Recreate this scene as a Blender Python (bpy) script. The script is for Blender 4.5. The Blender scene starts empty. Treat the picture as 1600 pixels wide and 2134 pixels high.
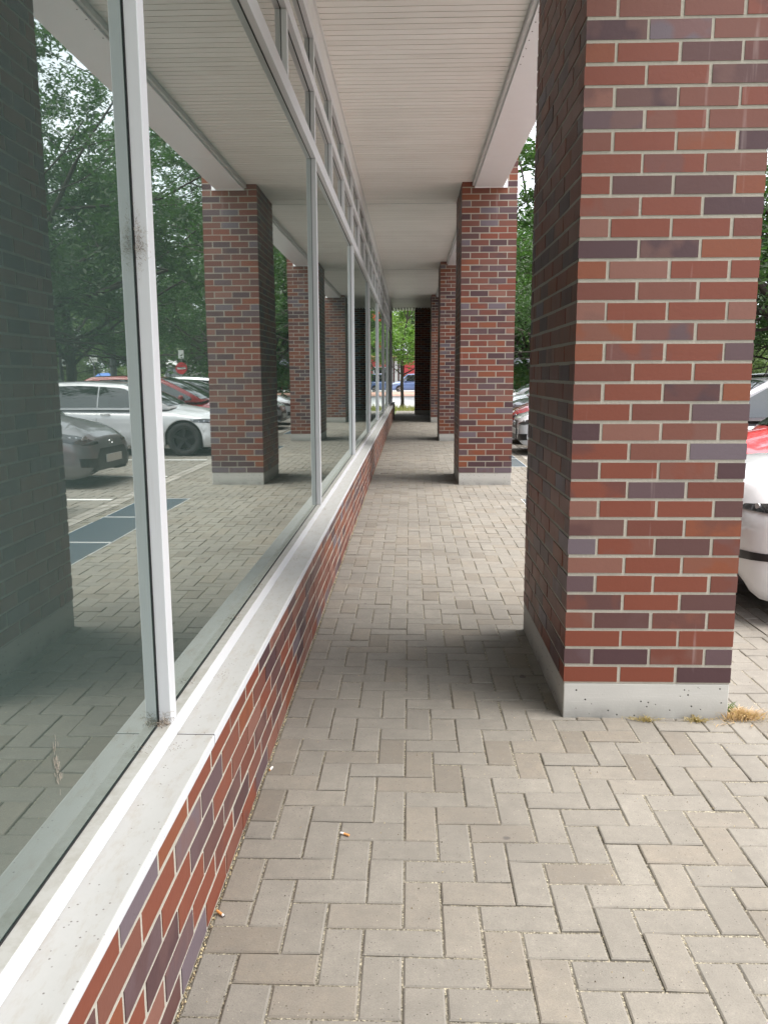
import bpy, math, random
from mathutils import Vector, Matrix, noise
R_ = math.radians
SC = bpy.context.scene
COL = SC.collection
rnd = random.Random(7)

# ------------------------------------------------------------------ camera
cam = bpy.data.cameras.new('camera')
cam.sensor_fit = 'HORIZONTAL'; cam.sensor_width = 36.0; cam.lens = 38.42
cam.clip_start = 0.05; cam.clip_end = 2000
cam_o = bpy.data.objects.new('camera', cam); COL.objects.link(cam_o)
_r = Vector((0.99951903, 0.03087944, -0.00285981)); _u = Vector((-0.0022726, 0.16490452, 0.98630692)); _f = Vector((-0.0309282, 0.98582603, -0.16489538))
cam_o.matrix_world = Matrix(((_r.x, _u.x, -_f.x, 0), (_r.y, _u.y, -_f.y, 0), (_r.z, _u.z, -_f.z, 1.5324), (0, 0, 0, 1)))
SC.camera = cam_o

# ------------------------------------------------------------------ world, sun, exposure
SUN_EL, SUN_AZ = R_(66), R_(98)          # azimuth measured clockwise from +Y (towards +X)
w = bpy.data.worlds.new('World'); SC.world = w; w.use_nodes = True
wn = w.node_tree.nodes; wl = w.node_tree.links
bg = wn['Background']
sky = wn.new('ShaderNodeTexSky'); sky.sky_type = 'NISHITA'; sky.sun_disc = False
sky.sun_elevation = SUN_EL; sky.sun_rotation = SUN_AZ
sky.air_density = 1.0; sky.dust_density = 8.0; sky.ozone_density = 1.0
_tc = wn.new('ShaderNodeTexCoord'); _nz = wn.new('ShaderNodeTexNoise'); _nz.inputs['Scale'].default_value = 3.2; _nz.inputs['Detail'].default_value = 6
_rp = wn.new('ShaderNodeValToRGB'); _rp.color_ramp.elements[0].position = .36; _rp.color_ramp.elements[0].color = (.55, .55, .55, 1); _rp.color_ramp.elements[1].position = .62
_mx = wn.new('ShaderNodeMix'); _mx.data_type = 'RGBA'; _mx.inputs[7].default_value = (4.6, 4.8, 5.1, 1)      # thin bright cloud over the blue
wl.new(_tc.outputs['Generated'], _nz.inputs['Vector']); wl.new(_nz.outputs[0], _rp.inputs[0]); wl.new(_rp.outputs[0], _mx.inputs[0]); wl.new(sky.outputs['Color'], _mx.inputs[6])
wl.new(_mx.outputs[2], bg.inputs['Color']); bg.inputs['Strength'].default_value = 0.15
sun = bpy.data.lights.new('sun', 'SUN'); sun.energy = 1.9; sun.angle = R_(44); sun.color = (1.0, 0.965, 0.92)
sun_o = bpy.data.objects.new('sun', sun); COL.objects.link(sun_o)
_d = Vector((math.sin(SUN_AZ) * math.cos(SUN_EL), math.cos(SUN_AZ) * math.cos(SUN_EL), math.sin(SUN_EL)))
sun_o.rotation_euler = _d.to_track_quat('Z', 'Y').to_euler()
SC.view_settings.view_transform = 'Standard'; SC.view_settings.look = 'None'
SC.view_settings.exposure = 1.82; SC.view_settings.gamma = 1.0
SC.cycles.max_bounces = 10; SC.cycles.diffuse_bounces = 5; SC.cycles.glossy_bounces = 5
SC.cycles.sample_clamp_indirect = 6.0

# ------------------------------------------------------------------ helpers
class MB:
    """collects vertices, faces and a per-vertex random colour"""
    def __init__(s): s.v = []; s.f = []; s.c = []; s.mi = []
    def add(s, vs, fs, c=(0.5, 0.5, 0.5), mi=0):
        n = len(s.v); s.v += [tuple(v) for v in vs]; s.c += [c] * len(vs)
        s.f += [tuple(i + n for i in f) for f in fs]; s.mi += [mi] * len(fs); return s
    def box(s, x0, x1, y0, y1, z0, z1, c=(0.5, 0.5, 0.5), bot=True, mi=0):
        vs = [(x0, y0, z0), (x1, y0, z0), (x1, y1, z0), (x0, y1, z0), (x0, y0, z1), (x1, y0, z1), (x1, y1, z1), (x0, y1, z1)]
        fs = [(4, 5, 6, 7), (0, 1, 5, 4), (1, 2, 6, 5), (2, 3, 7, 6), (3, 0, 4, 7)]
        if bot: fs.append((3, 2, 1, 0))
        return s.add(vs, fs, c, mi)
    def grid(s, P, c=(0.5, 0.5, 0.5), closed=False, mi=0, flip=False):
        """P: list of rows of points"""
        m = len(P[0]); vs = [p for r in P for p in r]; fs = []
        for i in range(len(P) - 1):
            for j in range(m if closed else m - 1):
                a, b = i * m + j, i * m + (j + 1) % m
                q = (a, b, b + m, a + m)
                fs.append(q[::-1] if flip else q)
        return s.add(vs, fs, c, mi)
    def tube(s, pts, rad, n=8, c=(0.5, 0.5, 0.5), cap=True, mi=0):
        rows = []
        for i, p in enumerate(pts):
            p = Vector(p)
            d = (Vector(pts[min(i + 1, len(pts) - 1)]) - Vector(pts[max(i - 1, 0)])).normalized()
            a = d.cross(Vector((0, 0, 1)) if abs(d.z) < 0.9 else Vector((1, 0, 0))).normalized(); b = d.cross(a)
            r = rad[i] if isinstance(rad, (list, tuple)) else rad
            rows.append([p + (a * math.cos(t) + b * math.sin(t)) * r for t in [2 * math.pi * k / n for k in range(n)]])
        s.grid(rows, c, True, mi)
        if cap:
            s.add(rows[0], [tuple(range(n))], c, mi); s.add(rows[-1], [tuple(range(n))[::-1]], c, mi)
        return s
    def build(s, name, mat, parent=None, smooth=False, attr=False, bevel=0, seg=2):
        me = bpy.data.meshes.new(name); me.from_pydata(s.v, [], s.f)
        mats = mat if isinstance(mat, (list, tuple)) else [mat]
        for m in mats: me.materials.append(m)
        if len(mats) > 1: me.polygons.foreach_set('material_index', s.mi)
        if attr:
            a = me.color_attributes.new('tone', 'FLOAT_COLOR', 'POINT')
            a.data.foreach_set('color', [k for c in s.c for k in (c[0], c[1], c[2], 1.0)])
        if smooth: me.polygons.foreach_set('use_smooth', [True] * len(me.polygons))
        me.update()
        o = bpy.data.objects.new(name, me); COL.objects.link(o)
        if parent: o.parent = parent
        if bevel:
            b = o.modifiers.new('bevel', 'BEVEL'); b.width = bevel; b.segments = seg; b.limit_method = 'ANGLE'
        return o

def tag(o, label=None, cat=None, group=None, kind=None):
    if label: o['label'] = label
    if cat: o['category'] = cat
    if group: o['group'] = group
    if kind: o['kind'] = kind
    return o
def thing(name, label, cat, loc=(0, 0, 0), rz=0.0, group=None):
    o = bpy.data.objects.new(name, None); COL.objects.link(o); o.location = loc; o.rotation_euler = (0, 0, rz)
    o.empty_display_size = 0.2
    return tag(o, label, cat, group)

# ------------------------------------------------------------------ material helpers
class NT:
    def __init__(s, name):
        s.m = bpy.data.materials.new(name); s.m.use_nodes = True
        s.n = s.m.node_tree.nodes; s.l = s.m.node_tree.links; s.b = s.n['Principled BSDF']; s.out = s.n['Material Output']
    def _in(s, sock, v):
        if v is None: return
        if isinstance(v, bpy.types.NodeSocket): s.l.new(v, sock)
        elif isinstance(v, tuple) and len(v) == 3 and sock.type == 'RGBA': sock.default_value = (*v, 1)
        else: sock.default_value = v
    def node(s, t, ins={}, **kw):
        n = s.n.new(t)
        for k, v in kw.items(): setattr(n, k, v)
        for k, v in ins.items(): s._in(n.inputs[k], v)
        return n
    def pos(s): return s.node('ShaderNodeNewGeometry').outputs['Position']
    def obj(s): return s.node('ShaderNodeTexCoord').outputs['Object']
    def map(s, v, sc): return s.node('ShaderNodeMapping', {'Vector': v, 'Scale': sc}).outputs[0]
    def noise(s, v, scale, detail=3, rough=0.5, col=False):
        n = s.node('ShaderNodeTexNoise', {'Vector': v, 'Scale': scale, 'Detail': detail, 'Roughness': rough}); return n.outputs[1 if col else 0]
    def voro(s, v, scale, out='Distance', rand=1.0):
        return s.node('ShaderNodeTexVoronoi', {'Vector': v, 'Scale': scale, 'Randomness': rand}).outputs[out]
    def ramp(s, f, stops, const=False):
        n = s.node('ShaderNodeValToRGB', {0: f}); cr = n.color_ramp; cr.interpolation = 'CONSTANT' if const else 'LINEAR'
        while len(cr.elements) < len(stops): cr.elements.new(0.5)
        for e, (p, c) in zip(cr.elements, stops):
            e.position = p; e.color = (*c, 1) if isinstance(c, tuple) else (c, c, c, 1)
        return n.outputs[0]
    def math(s, op, a, b=0.0, c=0.0, clamp=False):
        n = s.node('ShaderNodeMath', {0: a, 1: b, 2: c}, operation=op); n.use_clamp = clamp; return n.outputs[0]
    def mix(s, f, a, b, mode='MIX'):
        n = s.n.new('ShaderNodeMix'); n.data_type = 'RGBA'; n.blend_type = mode
        s._in(n.inputs[0], f); s._in(n.inputs[6], a); s._in(n.inputs[7], b); return n.outputs[2]
    def attr(s): 
        a = s.node('ShaderNodeAttribute', attribute_name='tone'); sp = s.node('ShaderNodeSeparateColor', {0: a.outputs['Color']})
        return sp.outputs[0], sp.outputs[1], sp.outputs[2]
    def comb(s, x, y, z): return s.node('ShaderNodeCombineXYZ', {0: x, 1: y, 2: z}).outputs[0]
    def vadd(s, a, b): return s.node('ShaderNodeVectorMath', {0: a, 1: b}, operation='ADD').outputs[0]
    def nz(s): return s.node('ShaderNodeSeparateXYZ', {0: s.node('ShaderNodeNewGeometry').outputs['Normal']}).outputs[2]
    def fin(s, base=None, rough=None, bump=None, bs=0.2, bd=0.01, **kw):
        s._in(s.b.inputs['Base Color'], base); s._in(s.b.inputs['Roughness'], rough)
        for k, v in kw.items(): s._in(s.b.inputs[k.replace('_', ' ')], v)
        if bump is not None:
            b = s.node('ShaderNodeBump', {'Height': bump, 'Strength': bs, 'Distance': bd}); s.l.new(b.outputs[0], s.b.inputs['Normal'])
        return s.m

def simple(name, col, rough=0.5, metal=0.0, var=0.12, scale=6.0, **kw):
    t = NT(name); v = t.obj(); n = t.noise(v, scale, 4)
    c = t.mix(n, tuple(k * (1 - var) for k in col), tuple(min(1, k * (1 + var)) for k in col))
    return t.fin(c, rough, None, Metallic=metal, **kw)

def mat_brick():
    t = NT('clinker_brick'); r, g, b = t.attr(); P = t.pos()
    off = t.comb(t.math('MULTIPLY', g, 37.0), t.math('MULTIPLY', b, 19.0), r)
    v = t.vadd(P, off)
    base = t.ramp(r, [(0, (.182, .046, .024)), (.20, (.142, .041, .026)), (.33, (.205, .058, .024)), (.45, (.165, .057, .038)), (.56, (.205, .088, .064)),
                      (.67, (.094, .041, .038)), (.76, (.064, .030, .035)), (.87, (.100, .060, .067)), (.945, (.130, .102, .120))], True)
    # kiln flashing: a soft patch of another tone inside some bricks
    n1 = t.noise(v, 7.0, 2, .45)
    patch = t.math('MULTIPLY', t.ramp(n1, [(.45, 0.0), (.56, 1.0)]), t.ramp(b, [(.5, 0.0), (.85, .55)]))
    tint = t.ramp(g, [(0, (.16, .080, .064)), (.35, (.19, .055, .028)), (.6, (.115, .060, .058)), (.8, (.075, .033, .033))], True)
    c = t.mix(patch, base, tint)
    fine = t.noise(v, 60.0, 4, .6)
    c = t.mix(t.math('MULTIPLY', fine, .35), c, t.mix(.5, c, (.10, .05, .04)))
    pits = t.ramp(t.voro(v, 90.0), [(.06, 1.0), (.12, 0.0)])
    c = t.mix(t.math('MULTIPLY', pits, t.ramp(g, [(.3, 0.0), (.9, .8)])), c, (.03, .02, .02))
    # pale lime streak running down a few bricks
    st = t.noise(t.map(P, (16, 16, 1.2)), 1.0, 3, .6)
    c = t.mix(t.ramp(st, [(.66, 0.0), (.74, .22)]), c, (.45, .36, .34))
    return t.fin(c, t.math('ADD', t.math('MULTIPLY', n1, .2), .38), t.math('ADD', fine, t.math('MULTIPLY', pits, -1.5)), .22, .003, Specular_IOR_Level=.38)
def mat_mortar():
    t = NT('mortar'); P = t.pos(); n = t.noise(P, 80, 4, .7); m = t.noise(P, 5, 3)
    c = t.mix(n, (.33, .305, .25), (.46, .43, .365)); c = t.mix(t.ramp(m, [(.4, 0.0), (.75, .35)]), c, (.24, .23, .20))
    return t.fin(c, .92, n, .6, .004)
def mat_concrete(name, a, b, dark=(.12, .12, .11)):
    t = NT(name); P = t.pos()
    n = t.noise(P, 5, 5, .6); f = t.noise(P, 120, 3, .6)
    c = t.mix(n, a, b)
    brush = t.noise(t.map(P, (6, 6, 160)), 1.0, 3, .7)
    c = t.mix(t.ramp(brush, [(.55, 0.0), (.75, .35)]), c, (.62, .61, .58))
    pv = t.voro(P, 34.0); pc = t.voro(P, 34.0, 'Color')
    pm = t.math('MULTIPLY', t.ramp(pv, [(.10, 1.0), (.17, 0.0)]), t.ramp(pc, [(.35, 0.0), (.5, 1.0)]))
    c = t.mix(pm, c, (.05, .045, .04))
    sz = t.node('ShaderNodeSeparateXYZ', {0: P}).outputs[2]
    foot_tone = t.math('MULTIPLY', t.ramp(sz, [(.0, .75), (.10, 0.0)]), t.ramp(n, [(.35, .3), (.65, 1.0)]))  # patchy darker tone towards the foot
    c = t.mix(foot_tone, c, dark)
    return t.fin(c, .9, t.math('ADD', t.math('MULTIPLY', f, .4), t.math('MULTIPLY', pm, -2.0)), .5, .003)
def mat_paver(name, a, b, cc, speck=.5):
    t = NT(name); r, g, bb = t.attr(); P = t.pos()
    v = t.vadd(P, t.comb(t.math('MULTIPLY', g, 9.0), t.math('MULTIPLY', bb, 9.0), 0.0))
    base = t.ramp(r, [(0, a), (.6, b), (.88, cc), (1.0, tuple(k * .74 for k in cc))])
    n = t.noise(v, 14, 5, .65)
    c = t.mix(t.ramp(n, [(.35, 0.0), (.7, .55)]), base, tuple(k * .60 for k in b))
    hz = t.noise(v, 34, 4, .7); c = t.mix(t.ramp(hz, [(.5, 0.0), (.8, .35)]), c, tuple(min(1, k * 1.45) for k in a))
    dmp = t.noise(P, .55, 5, .65); c = t.mix(t.ramp(dmp, [(.5, 0.0), (.68, .28)]), c, tuple(k * .5 for k in b))
    big = t.noise(P, 1.1, 4, .55); c = t.mix(t.ramp(big, [(.42, 0.0), (.66, .34)]), c, (.12, .11, .096))
    f = t.noise(P, 260, 3, .7); c = t.mix(t.ramp(f, [(.32, .50), (.6, 0.0)]), c, (.12, .11, .10))
    sv = t.voro(P, 150.0); sc = t.voro(P, 150.0, 'Color')
    w1 = t.math('MULTIPLY', t.ramp(sv, [(.16, 1.0), (.24, 0.0)]), t.ramp(sc, [(.86, 0.0), (.90, speck)]))
    c = t.mix(w1, c, (.62, .55, .42))
    dv = t.voro(v, 95.0); dc = t.voro(v, 95.0, 'Color')
    d1 = t.math('MULTIPLY', t.ramp(dv, [(.12, 1.0), (.20, 0.0)]), t.ramp(dc, [(.58, 0.0), (.70, .85)]))
    c = t.mix(d1, c, (.045, .038, .035))
    # trodden-in gum
    gv = t.voro(P, 2.3); gc = t.voro(P, 2.3, 'Color'); wob = t.math('MULTIPLY', t.noise(P, 45, 2), .03)
    g1 = t.math('MULTIPLY', t.ramp(t.math('ADD', gv, wob), [(.050, 1.0), (.062, 0.0)]), t.ramp(gc, [(.28, 0.0), (.34, .7)]))
    c = t.mix(g1, c, (.06, .055, .055))
    return t.fin(c, .88, t.math('ADD', f, t.math('MULTIPLY', n, 1.2)), .45, .0025)
def mat_sand():
    t = NT('joint_sand'); P = t.pos(); v = t.voro(P, 210.0, 'Color'); n = t.noise(P, 30, 4, .7)
    sp = t.node('ShaderNodeSeparateColor', {0: v}).outputs[0]
    c = t.ramp(sp, [(0, (.08, .07, .055)), (.3, (.17, .155, .12)), (.7, (.25, .228, .18)), (.95, (.42, .38, .28))])
    c = t.mix(t.ramp(n, [(.45, 0.0), (.65, .55)]), c, (.10, .085, .06))
    return t.fin(c, .95, t.voro(P, 210.0), 1.0, .004)
def mat_sill():
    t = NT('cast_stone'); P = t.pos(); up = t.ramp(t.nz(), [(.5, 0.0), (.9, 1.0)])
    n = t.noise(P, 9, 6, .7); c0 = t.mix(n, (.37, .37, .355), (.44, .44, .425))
    c = t.mix(up, (.54, .55, .57), c0)  # sky-lit blue-white painted on the fronts, sun-struck tops painted darker
    stv = t.noise(t.map(P, (30, 10, 30)), 1.0, 5, .75)
    dirt = t.math('MULTIPLY', t.ramp(stv, [(.50, 0.0), (.70, .55)]), up)
    c = t.mix(dirt, c, (.33, .29, .24))
    sv = t.voro(P, 60.0); sc = t.voro(P, 60.0, 'Color')
    sp = t.math('MULTIPLY', t.ramp(sv, [(.08, 1.0), (.16, 0.0)]), t.ramp(sc, [(.4, 0.0), (.5, .8)]))
    c = t.mix(t.math('MULTIPLY', sp, t.math('ADD', t.math('MULTIPLY', up, .8), .2)), c, (.10, .085, .07))
    return t.fin(c, .7, t.math('ADD', n, t.math('MULTIPLY', sp, -1.0)), .25, .002)
def mat_frame():
    t = NT('white_lacquered_aluminium'); P = t.pos()
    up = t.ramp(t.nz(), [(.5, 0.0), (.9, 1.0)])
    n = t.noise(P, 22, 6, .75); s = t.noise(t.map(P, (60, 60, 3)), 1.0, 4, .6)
    c = t.mix(up, (.63, .635, .65), (.43, .425, .40)); c = t.mix(t.math('MULTIPLY', t.ramp(n, [(.42, 0.0), (.72, .8)]), up), c, (.30, .28, .235))  # tops darker for dirt and painted down against the sun, faces painted whiter
    c = t.mix(t.ramp(s, [(.60, 0.0), (.78, .22)]), c, (.38, .34, .30))
    return t.fin(c, .38, None)
def mat_soffit():
    t = NT('cream_slat_panel'); r, g, b = t.attr(); P = t.pos(); n = t.noise(P, 1.4, 4, .6); s = t.noise(t.map(P, (2, 40, 2)), 1.0, 3)
    c = t.mix(r, (.84, .815, .765), (.90, .875, .83)); c = t.mix(t.ramp(n, [(.45, 0.0), (.75, .18)]), c, (.55, .52, .47))
    c = t.mix(t.ramp(s, [(.55, 0.0), (.8, .18)]), c, (.40, .37, .33))
    return t.fin(c, .45)
def mat_glass(name, tint, base, spec=1.0):
    """film-backed shop glazing: a dull film seen through strongly reflecting double glass"""
    t = NT(name); P = t.pos(); n = t.noise(P, .8, 2, .4)
    sm = t.noise(t.map(P, (3, 3, 1.2)), 2.2, 5, .7)
    bmp = t.node('ShaderNodeBump', {'Height': n, 'Strength': .07, 'Distance': .01})
    dif = t.node('ShaderNodeBsdfDiffuse', {'Color': t.mix(t.ramp(sm, [(.4, 0.0), (.8, .5)]), base, tuple(k * 1.35 for k in base))})
    gl = t.node('ShaderNodeBsdfGlossy', {'Color': tint, 'Roughness': t.math('MULTIPLY_ADD', sm, .022, .002), 'Normal': bmp.outputs[0]})
    fr = t.node('ShaderNodeLayerWeight', {'Blend': .5, 'Normal': bmp.outputs[0]})
    mx = t.node('ShaderNodeMixShader', {0: t.math('MULTIPLY_ADD', fr.outputs['Facing'], 1.02 * spec, -.19, clamp=True), 1: dif.outputs[0], 2: gl.outputs[0]})
    t.l.new(mx.outputs[0], t.out.inputs[0]); return t.m
def mat_carpaint(name, col, rough=.28, metal=0.0):
    t = NT(name); n = t.noise(t.obj(), 3, 3)
    c = t.mix(n, col, tuple(k * .93 for k in col))
    return t.fin(c, rough, None, Metallic=metal, Coat_Weight=1.0, Coat_Roughness=.03)
def mat_leaf(name, a, b):
    t = NT(name); r, g, bb = t.attr()
    c = t.mix(r, a, b); c = t.mix(t.math('MULTIPLY', g, .35), c, tuple(k * 1.7 for k in b))
    d = t.node('ShaderNodeBsdfDiffuse', {'Color': c}); tr = t.node('ShaderNodeBsdfTranslucent', {'Color': t.mix(.5, c, (b[0] * 1.6, b[1] * 1.9, b[2]))})
    gl = t.node('ShaderNodeBsdfGlossy', {'Color': (.5, .5, .5), 'Roughness': .45})
    m1 = t.node('ShaderNodeMixShader', {0: .42, 1: d.outputs[0], 2: tr.outputs[0]}); m2 = t.node('ShaderNodeMixShader', {0: .07, 1: m1.outputs[0], 2: gl.outputs[0]})
    t.l.new(m2.outputs[0], t.out.inputs[0]); return t.m
def mat_bark():
    t = NT('bark'); v = t.obj(); n = t.noise(t.map(v, (14, 14, 3)), 1.0, 5, .7)
    return t.fin(t.mix(n, (.02, .017, .013), (.06, .048, .036)), .95, n, .8, .02)

M_BRICK = mat_brick(); M_MORTAR = mat_mortar()
M_CONC = mat_concrete('cast_concrete', (.42, .41, .38), (.52, .51, .475))
M_PAVE = mat_paver('grey_paver', (.205, .190, .162), (.250, .232, .198), (.225, .196, .155))
M_PAVE2 = mat_paver('bounce_paver', (.23, .215, .19), (.28, .26, .225), (.25, .22, .18), .3)  # colour lightened to bounce more light onto the soffit
M_SAND = mat_sand(); M_SILL = mat_sill(); M_FRAME = mat_frame(); M_SOF = mat_soffit()
M_GLASS = mat_glass('film_backed_glass', (.90, .96, .93), (.052, .075, .068))
M_GLASS2 = mat_glass('transom_glass', (.88, .90, .88), (.05, .055, .05), 1.05)
M_GASK = simple('rubber_gasket', (.012, .012, .013), .6)
M_WHITE = simple('white_sheet_metal', (.86, .86, .87), .32, var=.03)
M_TRIM = simple('grey_trim', (.66, .66, .65), .4)
M_DARK = simple('dark_void', (.02, .02, .02), .9)
M_BARK = mat_bark()

# ------------------------------------------------------------------ brickwork generator
BC = 0.08333          # course height
def rb(): return (rnd.random(), rnd.random(), rnd.random())
def jit(a=.0016): return rnd.uniform(-a, a)
def brick(mb, x0, x1, y0, y1, z0):
    mb.box(x0 + jit(), x1 + jit(), y0 + jit(.0008), y1 + jit(.0008), z0 + .0069 + jit(), z0 + BC - .0069 + jit(), rb())
def run(a, b, first=None, L=.237, J=.0138):
    """cut the interval a..b into bricks, starting with a piece `first` long"""
    out = []; x = a; l = first or L
    while x < b - .02:
        e = min(x + l, b)
        if b - e < .07 and b - e > 0: e = b
        out.append((x, e)); x = e + J; l = L
    return out
def pillar(x0, y0, w_, d_, ncourse, zp, label, zbase=0.0):
    """brick pier on a concrete base; origin at its front left foot"""
    t = thing('brick_pillar', label, 'pillar', (x0, y0, 0), 0, 'brick pillars of the arcade')
    mb = MB(); H = 0.115
    for k in range(ncourse):
        z = zp + k * BC
        if k % 2 == 0:
            for a, b in run(0, w_): brick(mb, a, b, 0, H, z); brick(mb, a, b, d_ - H, d_, z)
            for a, b in run(H + .0138, d_ - H - .0138): brick(mb, 0, H, a, b, z); brick(mb, w_ - H, w_, a, b, z)
        else:
            for a, b in run(H + .0138, w_ - H - .0138): brick(mb, a, b, 0, H, z); brick(mb, a, b, d_ - H, d_, z)
            for a, b in run(0, d_): brick(mb, 0, H, a, b, z); brick(mb, w_ - H, w_, a, b, z)
    s = mb.build('brickwork', M_BRICK, t, attr=True)
    MB().box(.0026, w_ - .0026, .0026, d_ - .0026, zp - .002, zp + ncourse * BC).build('mortar', M_MORTAR, t)
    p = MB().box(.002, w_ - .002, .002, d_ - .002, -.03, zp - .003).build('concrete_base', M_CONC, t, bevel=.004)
    return t

PX, PW, PD, ZP = .6937, .7385, 1.3186, .1659
PY = [3.5255, 11.515, 19.30, 27.02]
LB = ['nearest brick pillar filling the right side, on a pitted concrete base with dry weeds at its foot',
      'second brick pillar along the walkway, its whole front face and base in view',
      'third brick pillar along the walkway, mostly hidden by the second',
      'fourth brick pillar along the walkway, a narrow strip beside the dark end pier']
for y, l in zip(PY, LB): pillar(PX, y, PW, PD, 92, ZP, l)
pillar(PX, PY[0] - 7.85, PW, PD, 92, ZP, 'unseen brick pillar behind the viewer, added for its effect on the light')  # out of view, put in only for the light
pillar(.194, 32.3, 1.24, 1.2, 48, ZP, 'wide dark brick pier in shadow at the far end of the walkway')
# closing wall between the fourth pillar and the end pier
tw = thing('brick_wall', 'dark brick wall closing the side between the fourth pillar and the end pier', 'wall', (PX + .25, PY[3] + PD, 0))
mb = MB()
for k in range(47):
    for a, b in run(0, 32.3 - PY[3] - PD, .115 if k % 2 else None): brick(mb, 0, .24, a, b, ZP + k * BC)
mb.build('brickwork', M_BRICK, tw, attr=True)
MB().box(.003, .237, 0.0, 32.3 - PY[3] - PD, ZP, ZP + 47 * BC).build('mortar', M_MORTAR, tw)
MB().box(.002, .238, 0.001, 32.3 - PY[3] - PD, -.03, ZP - .003).build('concrete_base', M_CONC, tw)

# ------------------------------------------------------------------ shop front: dwarf wall, sills, windows
XW, XG, XF = -.5627, -.690, -.655
YA, YB = -1.71, 31.2
wall = thing('dwarf_wall', 'low brick wall under the shop windows, running along the left of the walkway', 'wall', (XW, YA, 0))
mb = MB()
for k in range(-1, 6):
    for a, b in run(0, YB - YA, .115 if k % 2 else .24): brick(mb, -.115, 0, a, b, k * BC)
for k in range(0, 6):       # return at the far end
    brick(mb, -.38, -.125, YB - YA - .115, YB - YA, k * BC)
mb.build('brickwork', M_BRICK, wall, attr=True)
MB().box(-.3, -.0016, 0, YB - YA - .003, -.05, .4955).build('mortar', M_MORTAR, wall)
edges = [YA] + [2.17 + 3.88 * k for k in range(8)] + [YB]
for i in range(len(edges) - 1):
    a, b = edges[i] + .0018, edges[i + 1] - .0018
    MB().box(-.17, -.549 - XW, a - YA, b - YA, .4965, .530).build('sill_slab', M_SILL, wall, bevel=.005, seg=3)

for e_ in edges[1:-1]:
    MB().box(-.165, -.5505 - XW, e_ - YA - .0017, e_ - YA + .0017, .500, .5285).build('joint_filler', M_GASK, wall)
names = ['first', 'second', 'third', 'fourth', 'fifth', 'sixth', 'seventh', 'eighth', 'ninth']
WL = ['nearest shop window, large dark green pane at the left edge reflecting a silver car',
      'second shop window from the camera, reflecting the white and red cars and the second pillar',
      'third shop window from the camera, reflecting the third and fourth pillars',
      'fourth shop window along the row, a narrow pane reflecting the dark end pier',
      'fifth shop window along the row, reflecting the tree and red building',
      'sixth shop window along the row, a thin sliver of pane',
      'seventh shop window along the row, third from the far end',
      'eighth shop window along the row, second from the far end',
      'short last shop window at the far end of the low wall']
ZB, ZT = .530, 3.87
RAILS = [(.530, .583), (3.02, 3.125), (3.455, 3.535), (3.795, ZT)]
for i in range(len(edges) - 1):
    a, b = edges[i], edges[i + 1]; L = b - a
    t = thing('shop_window', WL[i], 'window', (XG, a, 0), 0, 'shop windows above the low brick wall')
    f = MB(); D = XF - XG; MW = .055
    nt = 3 if L > 2.5 else 1
    f.box(0, D, 0.0012, L - .0012, *RAILS[0])
    f.box(0, D, L - MW, L - .0012, RAILS[0][1] + .0005, RAILS[1][0] - .0005)
    cuts = [L * (j + 1) / nt for j in range(nt)]
    for r in range(1, 4):
        z0, z1 = RAILS[r]
        f.box(0, D, 0.0012, L - .0012, z0, (z0 + z1) / 2 - .0015 if r == 1 else z1)
        if r == 1: f.box(0, D - .004, 0.0012, L - .0012, (z0 + z1) / 2 + .0015, z1)
    for r in (1, 2):
        for c_ in cuts: f.box(0, D - .003, c_ - .05, c_ - .0012, RAILS[r][1] + .0005, RAILS[r + 1][0] - .0005)
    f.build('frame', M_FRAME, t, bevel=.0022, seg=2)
    def gk(y0, y1, z0, z1):
        g = MB(); e = .0062; q = .0025
        g.box(0.001, q, y0, y0 + e, z0, z1); g.box(0.001, q, y1 - e, y1, z0, z1)
        g.box(0.001, q, y0 + e, y1 - e, z0, z0 + e * .6); g.box(0.001, q, y0 + e, y1 - e, z1 - e, z1)
        return g
    tl = rnd.uniform(-.0012, .0012)
    p = MB().add([(tl, .001, ZB + .02), (-tl, L - .02, ZB + .02), (-tl, L - .02, 3.05), (tl, .001, 3.05), (-.006, .001, ZB + .02), (-.006, L - .02, ZB + .02), (-.006, L - .02, 3.05), (-.006, .001, 3.05)],
                 [(0, 1, 2, 3), (7, 6, 5, 4), (1, 5, 6, 2), (4, 0, 3, 7), (3, 2, 6, 7), (4, 5, 1, 0)]).build('pane', M_GLASS, t)
    gk(.0005, L - MW, RAILS[0][1], RAILS[1][0]).build('gasket', M_GASK, p)
    for r in (1, 2):
        y0 = 0
        for c_ in cuts:
            z0, z1 = RAILS[r][1], RAILS[r + 1][0]
            p = MB().box(-.006, rnd.uniform(-.0005, .0008), y0 + .001, c_ - .01, z0 - .02, z1 + .02).build('transom_pane', M_GLASS2, t)
            gk(y0 + .0005, c_ - .05, z0, z1).build('gasket', M_GASK, p)
            y0 = c_
post = MB().box(XG - .05, XF, YB + .001, YB + .09, .0, ZT + .2).build('corner_post', M_FRAME)
tag(post, 'slim dark-looking corner post where the window row ends', 'post')

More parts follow.
